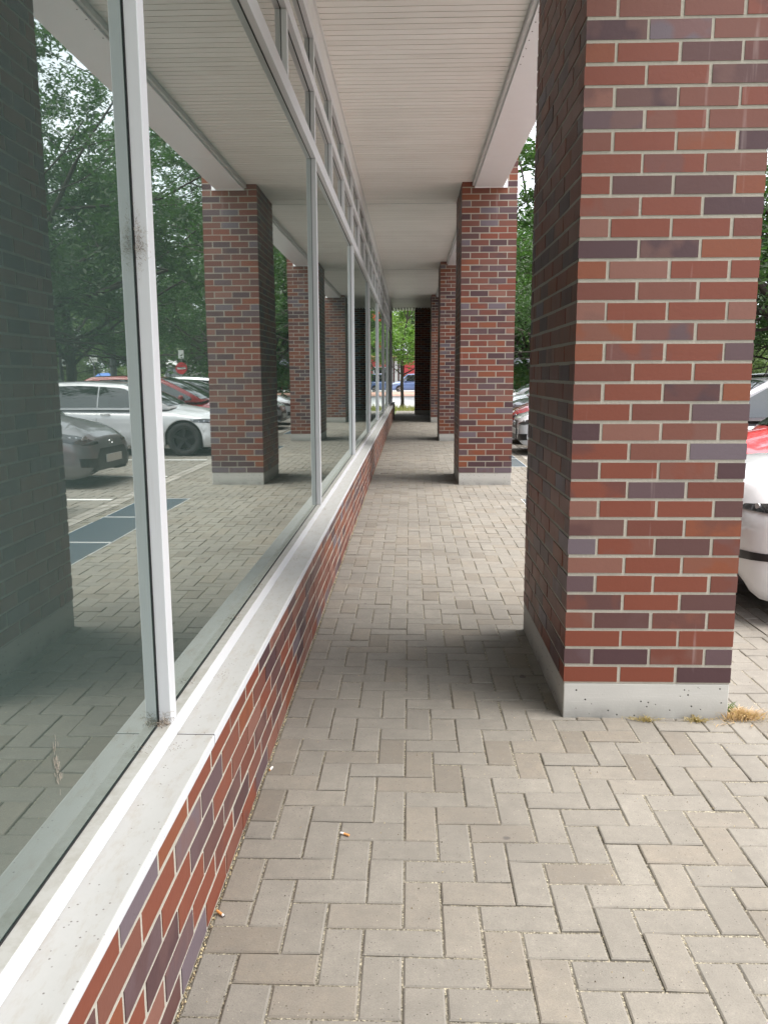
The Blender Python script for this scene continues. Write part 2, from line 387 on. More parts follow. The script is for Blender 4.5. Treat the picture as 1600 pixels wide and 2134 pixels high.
# ------------------------------------------------------------------ the building above
bld = thing('arcade_building', 'building storey resting on the brick pillars, with pale slatted soffit over the walkway', 'building', (0, 0, 0))
ZS = 4.07; YS0, YS1 = -9.0, 32.0
mb = MB(); y = YS0
while y < YS1:
    r = rnd.random(); d = jit(.0006)
    mb.box(XG + .013, .826, y + .0052, y + .0917, ZS + d, ZS + .016 + d, (r, rnd.random(), 0))
    y += .0969
mb.build('soffit_slats', M_SOF, bld, attr=True)
for yy in (12.86, 20.65, 28.4): MB().box(XG + .02, .826, yy, yy + .022, ZS - .006, ZS - .001).build('soffit_joint', M_TRIM, bld)
mb = MB()                                # vented strip at the far end
for k in range(14): mb.box(XG + .05 + k * .115, XG + .12 + k * .115, 32.05, 33.4, 4.055, 4.07)
mb.build('vent_strip', M_WHITE, bld)
MB().box(XG - .02, 1.2, YS0, 33.5, ZS + .022, ZS + .06).build('soffit_backing', M_DARK, bld)
tr = MB()
tr.box(XF - .03, XF - .012, YS0, YS1, ZT + .001, ZS - .012)
tr.box(XF - .031, XF + .004, YS0, YS1, ZS - .0115, ZS - .001)
tr.build('wall_trim', M_TRIM, bld)
core = MB().box(-9.0, -.90, -9.0, 33.5, -.03, 8.2).build('light_block', M_WHITE, bld)  # unseen solid box behind the panes, added to block light
up = MB()
for k in range(49):
    for a, b in run(0, 42.4, .115 if k % 2 else None, L=.74): up.box(1.09, 1.205, -9.0 + a, -9.0 + b, 4.14 + k * BC + .005, 4.14 + k * BC + BC - .006, rb())
up.build('upper_wall', M_BRICK, bld, attr=True)
MB().box(-.9, 1.2, -9.0, 33.5, 4.14, 8.2).build('upper_storey', M_MORTAR, bld)
for i, (a, b) in enumerate([(-3.0, PY[0]), (PY[0] + PD, PY[1]), (PY[1] + PD, PY[2]), (PY[2] + PD, PY[3])]):
    m_ = MB(); segs = [a, b - 1.62, b] if i else [a, b]
    for s0, s1 in zip(segs[:-1], segs[1:]):
        m_.box(.862, 1.24, s0 + .004, s1 - .003, 3.998, 4.13)
    bm_ = m_.build('beam_cladding', M_WHITE, bld, bevel=.002)
    MB().box(.829, .860, a + .002, b - .002, 4.018, 4.066).box(.829, .842, a + .002, b - .002, 4.0665, 4.09).build('beam_trim', M_TRIM, bm_, bevel=.003)
    MB().box(.858, 1.296, b - .022, b - .002, 3.990, 4.135).build('end_plate', M_WHITE, bm_)
    MB().box(.858, 1.296, a + .001, a + .02, 3.990, 4.135).build('end_plate', M_WHITE, bm_)
    for k in range(9): MB().tube([(.885, a + 1.0 + k * .16, 3.9985), (.885, a + 1.0 + k * .16, 3.9955)], .005, 6).build('rivet', M_GASK, bm_)

# ------------------------------------------------------------------ pavement (herringbone pavers)
def herring(name, X0, X1, Y0, Y1, mat, kind_label, ox=.205, oy=2.074, m=.110, skip=None, jz=.0024):
    mb = MB(); g = .0028; ch = .0045
    i0, i1 = int((X0 - ox) / m) - 2, int((X1 - ox) / m) + 2; j0, j1 = int((Y0 - oy) / m) - 2, int((Y1 - oy) / m) + 2
    for i in range(i0, i1):
        for j in range(j0, j1):
            k = (i + j) % 4
            if k == 0: a0, a1, b0, b1 = i, i + 2, j, j + 1
            elif k == 2: a0, a1, b0, b1 = i, i + 1, j, j + 2
            else: continue
            x0, x1, y0, y1 = ox + a0 * m, ox + a1 * m, oy + b0 * m, oy + b1 * m
            x0, x1, y0, y1 = max(x0, X0), min(x1, X1), max(y0, Y0), min(y1, Y1)
            if x1 - x0 < .025 or y1 - y0 < .025: continue
            if skip and skip(x0, x1, y0, y1): continue
            x0 += g + jit(.0012); x1 -= g + jit(.0012); y0 += g + jit(.0012); y1 -= g + jit(.0012)
            z = jit(jz); tx, ty = jit(jz * .6), jit(jz * .6)
            c = rb()
            P = [(x0, y0), (x1, y0), (x1, y1), (x0, y1)]; Q = [(x0 + ch, y0 + ch), (x1 - ch, y0 + ch), (x1 - ch, y1 - ch), (x0 + ch, y1 - ch)]
            zz = [z - tx - ty, z + tx - ty, z + tx + ty, z - tx + ty]
            vs = [(*p, -.018) for p in P] + [(p[0], p[1], h - .0035) for p, h in zip(P, zz)] + [(p[0], p[1], h) for p, h in zip(Q, zz)]
            fs = [(8, 9, 10, 11)] + [(q, (q + 1) % 4, 4 + (q + 1) % 4, 4 + q) for q in range(4)] + [(4 + q, 4 + (q + 1) % 4, 8 + (q + 1) % 4, 8 + q) for q in range(4)]
            mb.add(vs, fs, c)
    return tag(mb.build(name, mat, attr=True), kind='structure')
def sk(x0, x1, y0, y1):
    cx, cy = (x0 + x1) / 2, (y0 + y1) / 2
    for (a, b) in GR:
        if 1.39 < cx < 1.98 and a - .02 < cy < b + .02: return True
    return False
GR = [(6.015, 10.17), (13.80, 18.0), (21.6, 26.0)]
herring('pavement', -.556, 2.12, .2, 35.8, M_PAVE, '', skip=sk)
herring('parking_lot', 2.32, 8.2, 1.0, 27.0, M_PAVE2, '', ox=.205 + .055, oy=2.11, jz=.003)
tag(MB().box(-.57, 2.4, -8, 35.8, -.03, -.0050).build('paving_joints', M_SAND), kind='structure')

def mat_ground(name, a, b, scale=3.0, rough=.95):
    t = NT(name); P = t.pos(); n = t.noise(P, scale, 6, .7); f = t.noise(P, 60, 3, .7)
    return t.fin(t.mix(t.math('ADD', t.math('MULTIPLY', n, .6), t.math('MULTIPLY', f, .4)), a, b), rough, f, .4, .01)
M_ASPH = mat_ground('asphalt', (.24, .235, .225), (.36, .35, .335), 1.0)
M_BED = mat_ground('gravel_bed', (.09, .085, .075), (.21, .195, .17), 8.0)
M_LAWN = mat_ground('lawn', (.05, .085, .02), (.13, .15, .05), 2.0)
tag(MB().box(-600, 600, -300, 900, -.2, -.034).build('ground', M_LAWN), kind='structure')
tag(MB().box(2.12, 8.4, -8, 35.8, -.03, -.0085).build('parking_bed', M_BED), kind='structure')
tag(MB().box(8.4, 60, -8, 33.5, -.028, -.004).build('car_park_asphalt', M_ASPH), kind='structure')
# row of light drain stones between walkway and parking
mb = MB(); y = -1
while y < 27:
    r = rnd.random()
    mb.box(2.125, 2.215, y + .004, y + .156, -.02, .001 + jit(), (r, rnd.random(), rnd.random())); mb.box(2.222, 2.312, y + .004 + .07, y + .156 + .07, -.02, .001 + jit(), (rnd.random(), r, 0)); y += .16
M_STONE = mat_paver('light_stone', (.46, .44, .40), (.40, .37, .33), (.30, .27, .23))
tag(mb.build('edging_strip', M_STONE, attr=True), kind='structure')
M_LINE = simple('road_paint', (.72, .72, .70), .8, scale=30, var=.25)
bays = [2.75, 5.15, 7.6, 10.02, 12.42, 14.9, 17.35, 19.8, 22.2, 24.6]
mb = MB()
for y in bays: mb.box(2.34, 7.0, y - .05, y + .05, .0015, .0065)
tag(mb.build('bay_markings', M_LINE), kind='structure')

# blue-grey gratings set flush in the paving
M_GRATE = simple('blue_grey_grating', (.10, .155, .21), .5, .3, var=.15, scale=12)
GL = ['long blue-grey metal grating between the nearest and second pillar', 'blue-grey metal grating set in the paving right of the second pillar', 'blue-grey grating beyond the third pillar']
for (a, b), l in zip(GR, GL):
    t = thing('light_shaft_grating', l, 'grating', (1.40, a, 0), 0, 'blue-grey gratings beside the pillars')
    n = max(1, round((b - a) / 1.385)); s = (b - a) / n
    for k in range(n):
        m_ = MB(); y0, y1 = k * s + .006, (k + 1) * s - .006
        for q in range(24): m_.box(q * .57 / 23 - .004 + (.004 if q == 0 else -.004 if q == 23 else 0), q * .57 / 23 + .006 - (.002 if q == 23 else 0), y0 + .0125, y1 - .0125, -.026, 0)
        gp = m_.build('grating_panel', M_GRATE, t)
        MB().box(0, .57, y0, y0 + .012, -.03, .002).build('edge_bar', M_TRIM, gp); MB().box(0, .57, y1 - .012, y1, -.03, .002).build('edge_bar', M_TRIM, gp)
    MB().box(-.004, .574, 0, b - a, -.12, -.0265).build('shaft_floor', simple('shaft_blue', (.07, .11, .15), .8), t)
    MB().box(-.012, -.0045, 0, b - a, -.04, .0025).build('rim', M_TRIM, t); MB().box(.5745, .582, 0, b - a, -.04, .0025).build('rim', M_TRIM, t)

# ------------------------------------------------------------------ small things on the paving
M_PAPER = simple('cigarette_paper', (.75, .73, .70), .8); M_FILT = simple('cigarette_filter', (.62, .30, .10), .8); M_ASH = simple('ash', (.05, .05, .05), .9)
def butt(loc, rz, label, l1=.012, l2=.02):
    t = thing('cigarette_butt', label, 'cigarette butt', loc, rz, 'cigarette butts on the paving')
    MB().tube([(0, 0, .0042), (l2, 0, .0042)], .0040, 10).build('filter', M_FILT, t, smooth=False)
    MB().tube([(l2 + .0002, 0, .0042), (l2 + l1, .0005, .0040), (l2 + l1 + .003, .001, .0035)], [.0040, .0039, .003], 10).build('paper', M_PAPER, t)
    MB().tube([(l2 + l1 + .0032, .001, .0035), (l2 + l1 + .005, .001, .0033)], [.003, .002], 8).build('ash_tip', M_ASH, t)
butt((-.200, 2.533, .001), R_(152), 'cigarette butt with orange filter lying in the middle of the walkway')
butt((-.553, 2.13, .001), R_(-42), 'burnt orange cigarette butt lying against the low brick wall', .004, .026)
butt((-.545, 2.985, .001), R_(75), 'white stub standing out against the foot of the low wall', .024, .003)

def weed(loc, r, h, n, label, cols, seed):
    rr = random.Random(seed); mb = MB()
    for k in range(n):
        a = rr.uniform(0, 2 * math.pi); d = abs(rr.gauss(0, .5)) * r; x, y = d * math.cos(a) * 1.5, d * math.sin(a) * .6
        hh = h * rr.uniform(.3, 1) * max(.25, 1 - d / r * .6); lx, ly = rr.gauss(0, .02) + x * .4, rr.gauss(0, .014) + y * .4; s = rr.uniform(.0012, .0026)
        mid = (x + lx * .5, y + ly * .5, hh * .7); tip = (x + lx * 1.4, y + ly * 1.4, hh)
        c = (rr.random(), rr.random(), 0)
        mb.add([(x - s, y, 0), (x + s, y, 0), (mid[0] + s, mid[1], mid[2]), (mid[0] - s, mid[1], mid[2]), tip], [(0, 1, 2, 3), (3, 2, 4)], c)
        for q in range(2):
            u = rr.uniform(.4, 1); px, py, pz = x + lx * u, y + ly * u, hh * u; e = rr.uniform(.003, .007)
            mb.add([(px, py, pz), (px + rr.uniform(-e, e), py + rr.uniform(-e, e), pz + e * .6), (px + rr.uniform(-e, e), py + rr.uniform(-e, e), pz + rr.uniform(-e, e))], [(0, 1, 2)], c)
    o = mb.build('dry_weed', mat_leaf('weed_' + str(seed), *cols), attr=True); o.location = loc
    return tag(o, label, 'weed', 'dry weeds at the foot of the nearest pillar')
dry = ((.24, .17, .06), (.40, .31, .14)); org = ((.30, .17, .09), (.48, .34, .20))
weed((1.063, 3.505, 0), .040, .028, 80, 'small yellow dry weed under the middle of the nearest pillar base', dry, 1)
weed((1.285, 3.500, 0), .042, .030, 80, 'small yellow dry weed near the right end of the nearest pillar base', dry, 2)
weed((1.49, 3.535, 0), .10, .06, 420, 'orange dried grass tuft at the right corner of the nearest pillar base', org, 3)
weed((1.46, 3.60, 0), .04, .07, 70, 'tiny green weed behind the orange tuft at the pillar corner', ((.06, .10, .02), (.10, .17, .04)), 4)

mb = MB(); rr = random.Random(5)          # crumbs, seeds and bits of leaf along the wall joint and on the paving
for k in range(2600):
    if k < 1500: x, y = XW + abs(rr.gauss(0, .004)) + .002, 1.2 + 9 * rr.random() ** 1.7; z = 0
    else: x, y = rr.uniform(-.5, 2.0), 1.4 + 8 * rr.random() ** 1.6; z = .002
    s = rr.uniform(.0012, .0038) if k < 1500 else rr.uniform(.0010, .0026); c = (rr.random(), rr.random(), 0)
    a = rr.uniform(0, 6.28); dx, dy = s * math.cos(a), s * math.sin(a)
    mb.add([(x - dx, y - dy, z - .002), (x + dy, y - dx, z - .002), (x + dx, y + dy, z - .002), (x - dy, y + dx, z - .002), (x, y, z + s * .8)], [(0, 1, 4), (1, 2, 4), (2, 3, 4), (3, 0, 4)], c)
t_ = NT('crumbs'); r_a, g_a, b_a = t_.attr()
tag(mb.build('grit', t_.fin(t_.ramp(r_a, [(0, (.05, .04, .03)), (.4, (.20, .15, .10)), (.7, (.42, .34, .2)), (1, (.6, .5, .3))]), .9), attr=True), 'sand grains, seeds and crumbs lying along the wall joint', 'grit', kind='stuff')
# cobweb and dirt on the nearest mullion
mb = MB(); rr = random.Random(11)
def fuzz(cx, cy, cz, rx, ry, rz_, n, s0=.004, s1=.011):
    for k in range(n):
        p = Vector((cx + rr.gauss(0, rx), cy + rr.gauss(0, ry), cz + rr.gauss(0, rz_))); d = Vector((rr.gauss(0, 1), rr.gauss(0, 1), rr.gauss(0, 1))).normalized() * rr.uniform(s0, s1); w_ = d.orthogonal().normalized() * .0004
        mb.add([p - w_, p + w_, p + d + w_, p + d - w_], [(0, 1, 2, 3)], (rr.random(), 0, 0))
YM = 2.17 - .055
fuzz(XG + .012, YM - .006, 1.87, .004, .006, .030, 260, .003, .008); fuzz(XF - .012, YM - .003, 1.85, .007, .002, .022, 90, .003, .008)
fuzz(XG + .016, YM - .010, .592, .008, .012, .004, 220); fuzz(XF - .01, YM - .006, .60, .008, .006, .012, 90)
for yy in (1.95, 2.42, 3.1, 3.6): fuzz(XG + .012, yy, .588, .006, .02, .002, 26)
for yy in (2.08, 2.62, 4.4, 5.2, 6.1): fuzz(XF + .018, yy, .5325, .012, .02, .0006, 34, .002, .006)
for (yy, zz, n_s) in ((1.474, .785, 26), (1.486, .765, 26)):
    for k in range(n_s):
        p = Vector((XG + .0022, yy + rr.gauss(0, .006), zz + rr.gauss(0, .022))); d = Vector((0, rr.gauss(0, .3), 1)).normalized() * rr.uniform(.004, .016); w_ = Vector((0, .0005, 0))
        mb.add([p - w_, p + w_, p + d + w_, p + d - w_], [(0, 1, 2, 3)], (.7, 0, 0))
t_ = NT('cobweb'); r_a, g_a, b_a = t_.attr()
tag(mb.build('cobweb', t_.fin(t_.ramp(r_a, [(0, (.08, .06, .045)), (.6, (.3, .24, .18)), (1, (.55, .5, .44))]), .9), attr=True), 'brown cobweb and caught dirt on the nearest window mullion and ledge', 'cobweb', kind='stuff')

# ------------------------------------------------------------------ cars
M_TYRE = simple('tyre_rubber', (.02, .02, .021), .8); M_RIMD = simple('dark_rim', (.05, .05, .055), .35, .8); M_RIMS = simple('silver_rim', (.5, .5, .52), .3, .9)
M_BLK = simple('black_plastic', (.012, .012, .013), .35); M_PLATE = simple('plate', (.70, .70, .68), .5); M_CHROME = simple('chrome', (.60, .61, .63), .3, 1.0, var=.02)
M_UNDER = simple('underbody', (.012, .012, .012), .9)
def _cg():
    t = NT('car_glass'); return t.fin((.018, .022, .022), .02, None, Specular_IOR_Level=.9, IOR=1.6)
M_CGL = _cg()
def _hl():
    t = NT('headlight_glass'); v = t.obj(); n = t.voro(v, 14.0)
    return t.fin(t.ramp(n, [(.12, (.45, .46, .48)), (.25, (.02, .02, .022)), (.6, (.06, .06, .065))]), .08, None, Metallic=.6, Coat_Weight=1.0)  # pale cells are highlights painted into the dark base
M_HL = _hl()
def lerp(a, b, t): return a + (b - a) * t
def curve(pts):
    def f(x):
        if x <= pts[0][0]: return pts[0][1]
        for (a, p), (b, q) in zip(pts[:-1], pts[1:]):
            if x <= b:
                t = (x - a) / (b - a); t2 = t * t * (3 - 2 * t) if getattr(f, 'sm', False) else t
                return lerp(p, q, t2)
        return pts[-1][1]
    return f
class Car:
    def __init__(s, L=4.1, W=.87, H=1.46, hood=((0, .54), (.04, .66), (.16, .74), (.5, .87), (1.0, .965), (1.25, .99)), cowl=1.05, roof0=1.95, rear0=3.5, tail=4.05, wb=(.82, 3.38), wr=.315, belt=.95, roofw=.60, nosew=.62, low=.17):
        s.__dict__.update(locals())
        s.fh = curve(list(hood) + [(L * .5, belt + .03), (L * .9, belt + .06), (L, belt - .1)])
        s.fw = curve([(0, nosew * W), (.03, .77 * W), (.08, .86 * W), (.18, .935 * W), (.4, .98 * W), (.8, W), (L - .7, W), (L - .25, .95 * W), (L - .05, .84 * W), (L, .72 * W)])
        s.fz = curve([(0, .30), (.06, low + .04), (.25, low), (L - .3, low + .04), (L, .36)])
    def zlow(s, x):
        z = s.fz(x)
        for c in s.wb:
            R = s.wr + .045
            if abs(x - c) < R: z = max(z, s.wr + math.sqrt(R * R - (x - c) ** 2))
        return z
    def y(s, x, z):
        """half width of the lower body at station x, height z"""
        zt, z0 = s.fh(x), s.fz(x); t = max(0, min(1, (z - z0) / (zt - z0)))
        g = lerp(.93, 1.0, min(1, t / .25)) if t < .25 else (1.0 - .03 * ((t - .25) / .45) ** 2 if t < .7 else .97 * math.sqrt(max(0, 1 - ((t - .7) / .3) ** 2.6)) ** .8)
        if .42 < t < .5: g -= .008
        return s.fw(x) * g
    def xf(s, y, z):
        """x of the front surface at a given y, z"""
        lo, hi = 0.0, 1.2
        if z > s.fh(0) :
            # height surface
            for _ in range(24):
                m = (lo + hi) / 2
                if s.fh(m) >= z + 1e-4 and s.y(m, z) >= abs(y): hi = m
                else: lo = m
            return hi
        if s.y(0, z) >= abs(y): return 0
        for _ in range(24):
            m = (lo + hi) / 2
            if s.y(m, z) >= abs(y): hi = m
            else: lo = m
        return hi
    def yg(s, x, z):
        t = (z - s.belt) / (s.H - s.belt); xr = min(1, max(0, (x - s.cowl) / .45)); xe = min(1, max(0, (s.tail - x) / .35))
        e = lerp(s.W * .93, s.roofw, max(0, t) ** 1.25)
        return e * (.86 + .14 * math.sin(xr * math.pi / 2)) * (.88 + .12 * math.sin(xe * math.pi / 2))
    def zr(s, x):
        c, r, q, e = s.cowl, s.roof0, s.rear0, s.tail; H, b = s.H, s.belt - .02
        if x < r: t = (x - c) / (r - c); return lerp(b, H - .05, t ** .82)
        if x < q: t = (x - r) / (q - r); return H - .05 + .05 * math.sin(min(1, t * 1.5) * math.pi / 2) - .05 * max(0, t - .55)
        t = (x - q) / (e - q); return lerp(H - .0225, b, t ** 1.6)
def car(name, label, cat, loc, rz, col, group, spec=None, rim=None, face='wide', metal=0.0, rough=.25, hl=(.50, .60, .68, .055), iz=(.27, .40)):
    s = spec or Car(); t = thing(name, label, cat, loc, rz, group)
    paint = mat_carpaint('paint_' + name + str(len(bpy.data.materials)), col, rough, metal)
    # lower body
    xs = sorted(set([0, .015, .03, .05, .08, .12, .18, .25, .32] + [i * s.L / 60 for i in range(5, 58)] + [c + s.wr * k for c in s.wb for k in (-1.14, -1.1, -1, -.85, -.6, -.3, 0, .3, .6, .85, 1, 1.1, 1.14)] + [s.L - .12, s.L - .05, s.L - .02, s.L]))
    rows = []
    for x in xs:
        zl, zt = s.zlow(x), s.fh(x); half = [(x, s.y(x, zl) - .05, zl + .002)]
        for k in range(15):
            z = lerp(zl, zt, (k / 14) ** .9) if k < 14 else zt - .0001
            half.append((x, s.y(x, z), z))
        yt = half[-2][1]
        half[-1] = (x, yt * .82, zt + .006)
        crown = .035 * min(1, x / .4)
        for k in (.62, .35, .12): half.append((x, yt * .82 * k / .82, zt + .006 + crown * (1 - k)))
        rows.append([(a, -b, c) for a, b, c in half] + [(a, b, c) for a, b, c in reversed(half)])
    m_ = MB(); m_.grid(rows, flip=True)
    for r, fl in ((rows[0], 0), (rows[-1], 1)):
        n = len(r); h = n // 2
        for k in range(h - 1): m_.add([r[k], r[k + 1], r[n - 2 - k], r[n - 1 - k]], [(0, 1, 2, 3) if fl else (3, 2, 1, 0)])
    m_.build('body', paint, t, smooth=True)
    u = MB(); u.box(.35, s.L - .3, -s.W + .30, s.W - .30, s.low + .05, .70).box(s.wb[0] + .42, s.wb[1] - .42, -s.W + .09, s.W - .09, s.low + .04, .6)
    u.build('underbody', M_UNDER, t)
    # greenhouse
    gx = [s.cowl + (s.tail - s.cowl) * i / 44 for i in range(45)]; rows = []
    for x in gx:
        zt = s.zr(x); half = []
        for k in range(9):
            z = lerp(s.belt - .03, max(zt, s.belt - .028), k / 8); half.append((x, s.yg(x, z), z))
        bow = -.10 * (1 if x < s.roof0 + .2 else 0) * max(0, min(1, (s.roof0 + .2 - x) / .5))
        for k in (.9, .7, .45, .15): half.append((x + bow * (1 - k * k), half[8][1] * k, zt + .028 * (1 - k ** 2) + .004))
        rows.append([(a, -b, c) for a, b, c in half] + [(a, b, c) for a, b, c in reversed(half)])
    MB().grid(rows, flip=True).build('roof', paint, t, smooth=True)
    # windscreen
    def patch_ws(x0, x1, ins, nm):
        R2 = []
        for i in range(13):
            x = lerp(x0, x1, i / 12); zt = s.zr(x); hw = s.yg(x, zt) - ins; row = []
            bow = -.10 * max(0, min(1, (s.roof0 + .2 - x) / .5)) if x < s.roof0 + .2 else 0
            for j in range(13):
                k = abs(j - 6) / 6 * hw / (hw + ins); yy = (j - 6) / 6 * hw
                row.append((x + bow * (1 - k * k), yy, zt + .028 * (1 - k * k) + .010))
            R2.append(row)
        return MB().grid(R2, flip=True).build(nm, M_CGL, t, smooth=True)
    patch_ws(s.cowl + .05, s.roof0 - .03, .055, 'windscreen')
    patch_ws(s.rear0 + .10, s.tail - .12, .08, 'rear_window')
    bp = s.cowl + (s.rear0 - s.cowl) * .56
    for sg in (-1, 1):
        for (a, b, nm) in ((s.cowl + .22, bp - .012, 'side_window'), (bp + .012, s.rear0 + .12, 'side_window')):
            R2 = []
            for i in range(15):
                x = lerp(a, b, i / 14); zt = s.zr(x) - .065; zb = s.belt + .015; zt = max(zt, zb + .004)
                if b > bp + .1: 
                    e = max(0, (x - (b - .35)) / .35); zt = lerp(zt, zb + .10, e ** 2)
                R2.append([(x, sg * (s.yg(x, lerp(zb, zt, k / 6)) + .007), lerp(zb, zt, k / 6)) for k in range(7)])
            MB().grid(R2, flip=(sg > 0)).build(nm, M_CGL, t, smooth=True)
        # headlight wraps round the corner
        R2 = []; yin, yout = hl[0] * s.W, .965 * s.W
        for i in range(15):
            u_ = i / 14; yy = lerp(yin, yout, u_ ** .8); zc = lerp(hl[1], hl[2], u_); hh = lerp(.012, hl[3], min(1, u_ * 1.6)) * (1 if u_ < .85 else lerp(1, .45, (u_ - .85) / .15))
            R2.append([(min(.75, s.xf(yy, zc + hh * (k - 2) / 2)) - .007, sg * (yy + .006), zc + hh * (k - 2) / 2) for k in range(5)])
        h_ = MB().grid(R2, flip=(sg > 0)).build('headlight', M_HL, t, smooth=True)
        yy = lerp(yin, yout, .5); zc = lerp(hl[1], hl[2], .6); xx = s.xf(yy, zc)
        MB().tube([(xx - .010, sg * yy, zc), (xx - .016, sg * (yy + .003), zc)], hl[3] * .62, 16).build('lens', M_CHROME, h_)
        # front intake beside the plate
        R2 = []
        for i in range(11):
            yy = lerp(.56, .90, i / 10) * s.W; z1 = iz[1] + .02 * i / 10; z0 = iz[0] + .03 * i / 10
            R2.append([(s.xf(yy, lerp(z0, z1, k / 3)) - .006, sg * (yy + .004), lerp(z0, z1, k / 3)) for k in range(4)])
        MB().grid(R2, flip=(sg > 0)).build('air_intake', M_BLK, t, smooth=True)
        # mirror, handle, door seam
        mx = s.cowl + .42; my = s.yg(mx, s.belt + .02) + .02; mm = MB()
        rws = []
        for i in range(9):
            ph = math.pi * i / 8; rws.append([(mx - .01 - .055 * math.cos(ph), my + .115 + .10 * math.sin(ph) * math.cos(q_), s.belt + .075 + .062 * math.sin(ph) * math.sin(q_)) for q_ in [2 * math.pi * k / 12 for k in range(12)]])
        rws = [[(a, sg * b, c) for a, b, c in r] for r in rws]
        mm.grid(rws, closed=True, flip=(sg < 0)); mir = mm.build('wing_mirror', paint, t, smooth=True)
        MB().box(mx - .02, mx + .03, min(sg * (my - .03), sg * (my + .07)), max(sg * (my - .03), sg * (my + .07)), s.belt + .005, s.belt + .03).build('mirror_foot', M_BLK, mir)
        for hx in (bp - .16, s.rear0 - .30):
            hy = s.y(hx, .80); MB().tube([(hx - .09, sg * (hy - .005), .80), (hx - .07, sg * (hy + .024), .805), (hx + .07, sg * (hy + .024), .805), (hx + .09, sg * (hy - .005), .80)], .013, 8).build('door_handle', paint, t, smooth=True)
        for dx in (s.cowl + .12, bp, s.rear0 + .02):
            pts = [(dx + .02 * k / 8, sg * (s.y(dx, lerp(max(.24, s.zlow(dx)), s.belt - .03, k / 8)) + .0012), lerp(max(.24, s.zlow(dx)), s.belt - .03, k / 8)) for k in range(9)]
            MB().tube(pts, .0035, 5).build('door_seam', M_BLK, t)

    # front face: grille, plate, badge
    def front(poly_rows, nm, mt, off=.008, par=t):
        R2 = [[(s.xf(y_, z_) - off, y_, z_) for (y_, z_) in r] for r in poly_rows]
        return MB().grid(R2, flip=False).build(nm, mt, par, smooth=False)
    if face == 'wide':      # broad dark lower mouth
        rws = [[(lerp(-1, 1, k / 16) * lerp(.64, .42, j / 8), lerp(.23, .53, j / 8)) for k in range(17)] for j in range(9)]
        front(rws, 'grille', M_BLK)
        pz, ph = .38, .11
    elif face == 'tall':    # one tall shield grille
        rws = [[(lerp(-1, 1, k / 12) * (.24 + .09 * math.sin(math.pi * min(1, j / 8 + .1))), lerp(.28, .64, j / 8)) for k in range(13)] for j in range(9)]
        gr = front(rws, 'grille', M_BLK)
        for k in range(4):
            MB().tube([(s.xf(0, .585) - .016 + .002 * math.cos(a), -.09 + k * .06 + .036 * math.cos(a), .585 + .036 * math.sin(a)) for a in [2 * math.pi * q / 16 for q in range(17)]], .005, 6, cap=False).build('badge', M_CHROME, gr)
        pz, ph = .44, .11
    else:
        rws = [[(lerp(-1, 1, k / 14) * .34, lerp(.58, .64, j / 3)) for k in range(15)] for j in range(4)]
        front(rws, 'grille', M_BLK)
        rws = [[(lerp(-1, 1, k / 14) * .50, lerp(.24, .34, j / 4)) for k in range(15)] for j in range(5)]
        front(rws, 'lower_grille', M_BLK); pz, ph = .45, .11
    if face != 'tall':
        MB().tube([(s.xf(0, .60) - .012, .055 * math.cos(a), .60 + .036 * math.sin(a)) for a in [2 * math.pi * q / 16 for q in range(17)]], .0045, 6, cap=False).build('badge', M_CHROME, t)
    MB().box(s.xf(0, pz) - .03, s.xf(0, pz) - .012, -.26, .26, pz - ph / 2, pz + ph / 2).build('number_plate', M_PLATE, t, bevel=.003)
    # wheels
    for wx in s.wb:
        for sg in (-1, 1):
            yo = sg * (s.W - .025); R = s.wr
            prof = [(.62, -.19), (.92, -.20), (.985, -.16), (1.0, -.12), (1.0, -.06), (.985, -.015), (.93, .004), (.70, -.004), (.66, -.03)]
            rws = [[(wx + R * r_ * math.cos(a), yo + sg * d_, R + R * r_ * math.sin(a)) for a in [2 * math.pi * q / 32 for q in range(32)]] for r_, d_ in prof]
            wh = MB().grid(rws, closed=True, flip=(sg > 0)).build('wheel', M_TYRE, t, smooth=True)
            rm = MB(); R3 = R * .67
            rm.grid([[(wx + R3 * r_ * math.cos(a), yo + sg * d_, R + R3 * r_ * math.sin(a)) for a in [2 * math.pi * q / 32 for q in range(32)]] for r_, d_ in ((1.0, -.01), (.93, -.012), (.90, -.05), (.86, -.09))], closed=True, flip=(sg > 0))
            for q in range(5):
                a0 = 2 * math.pi * q / 5 + .3
                def pt(r_, a_, d_): return (wx + R3 * r_ * math.cos(a_), yo + sg * d_, R + R3 * r_ * math.sin(a_))
                rm.add([pt(.12, a0 - .9, -.03), pt(.12, a0 + .9, -.03), pt(.95, a0 + .17, -.014), pt(.95, a0 - .17, -.014), pt(.12, a0 - .9, -.07), pt(.12, a0 + .9, -.07), pt(.95, a0 + .17, -.05), pt(.95, a0 - .17, -.05)], [(0, 1, 2, 3), (0, 3, 7, 4), (1, 5, 6, 2), (4, 7, 6, 5)])
            rm.tube([(wx, yo - sg * .08, R), (wx, yo - sg * .02, R)], R3 * .22, 16)
            rm.build('rim', rim or M_RIMS, wh)
            MB().tube([(wx, yo - sg * .10, R), (wx, yo - sg * .092, R)], R3 * .84, 20).build('brake', M_UNDER, wh)
    return t
ROW = 'cars parked nose-in along the walkway'
WHITE, RED, SILV = (.64, .65, .67), (.50, .020, .022), (.22, .22, .23)
N = -math.pi * 0
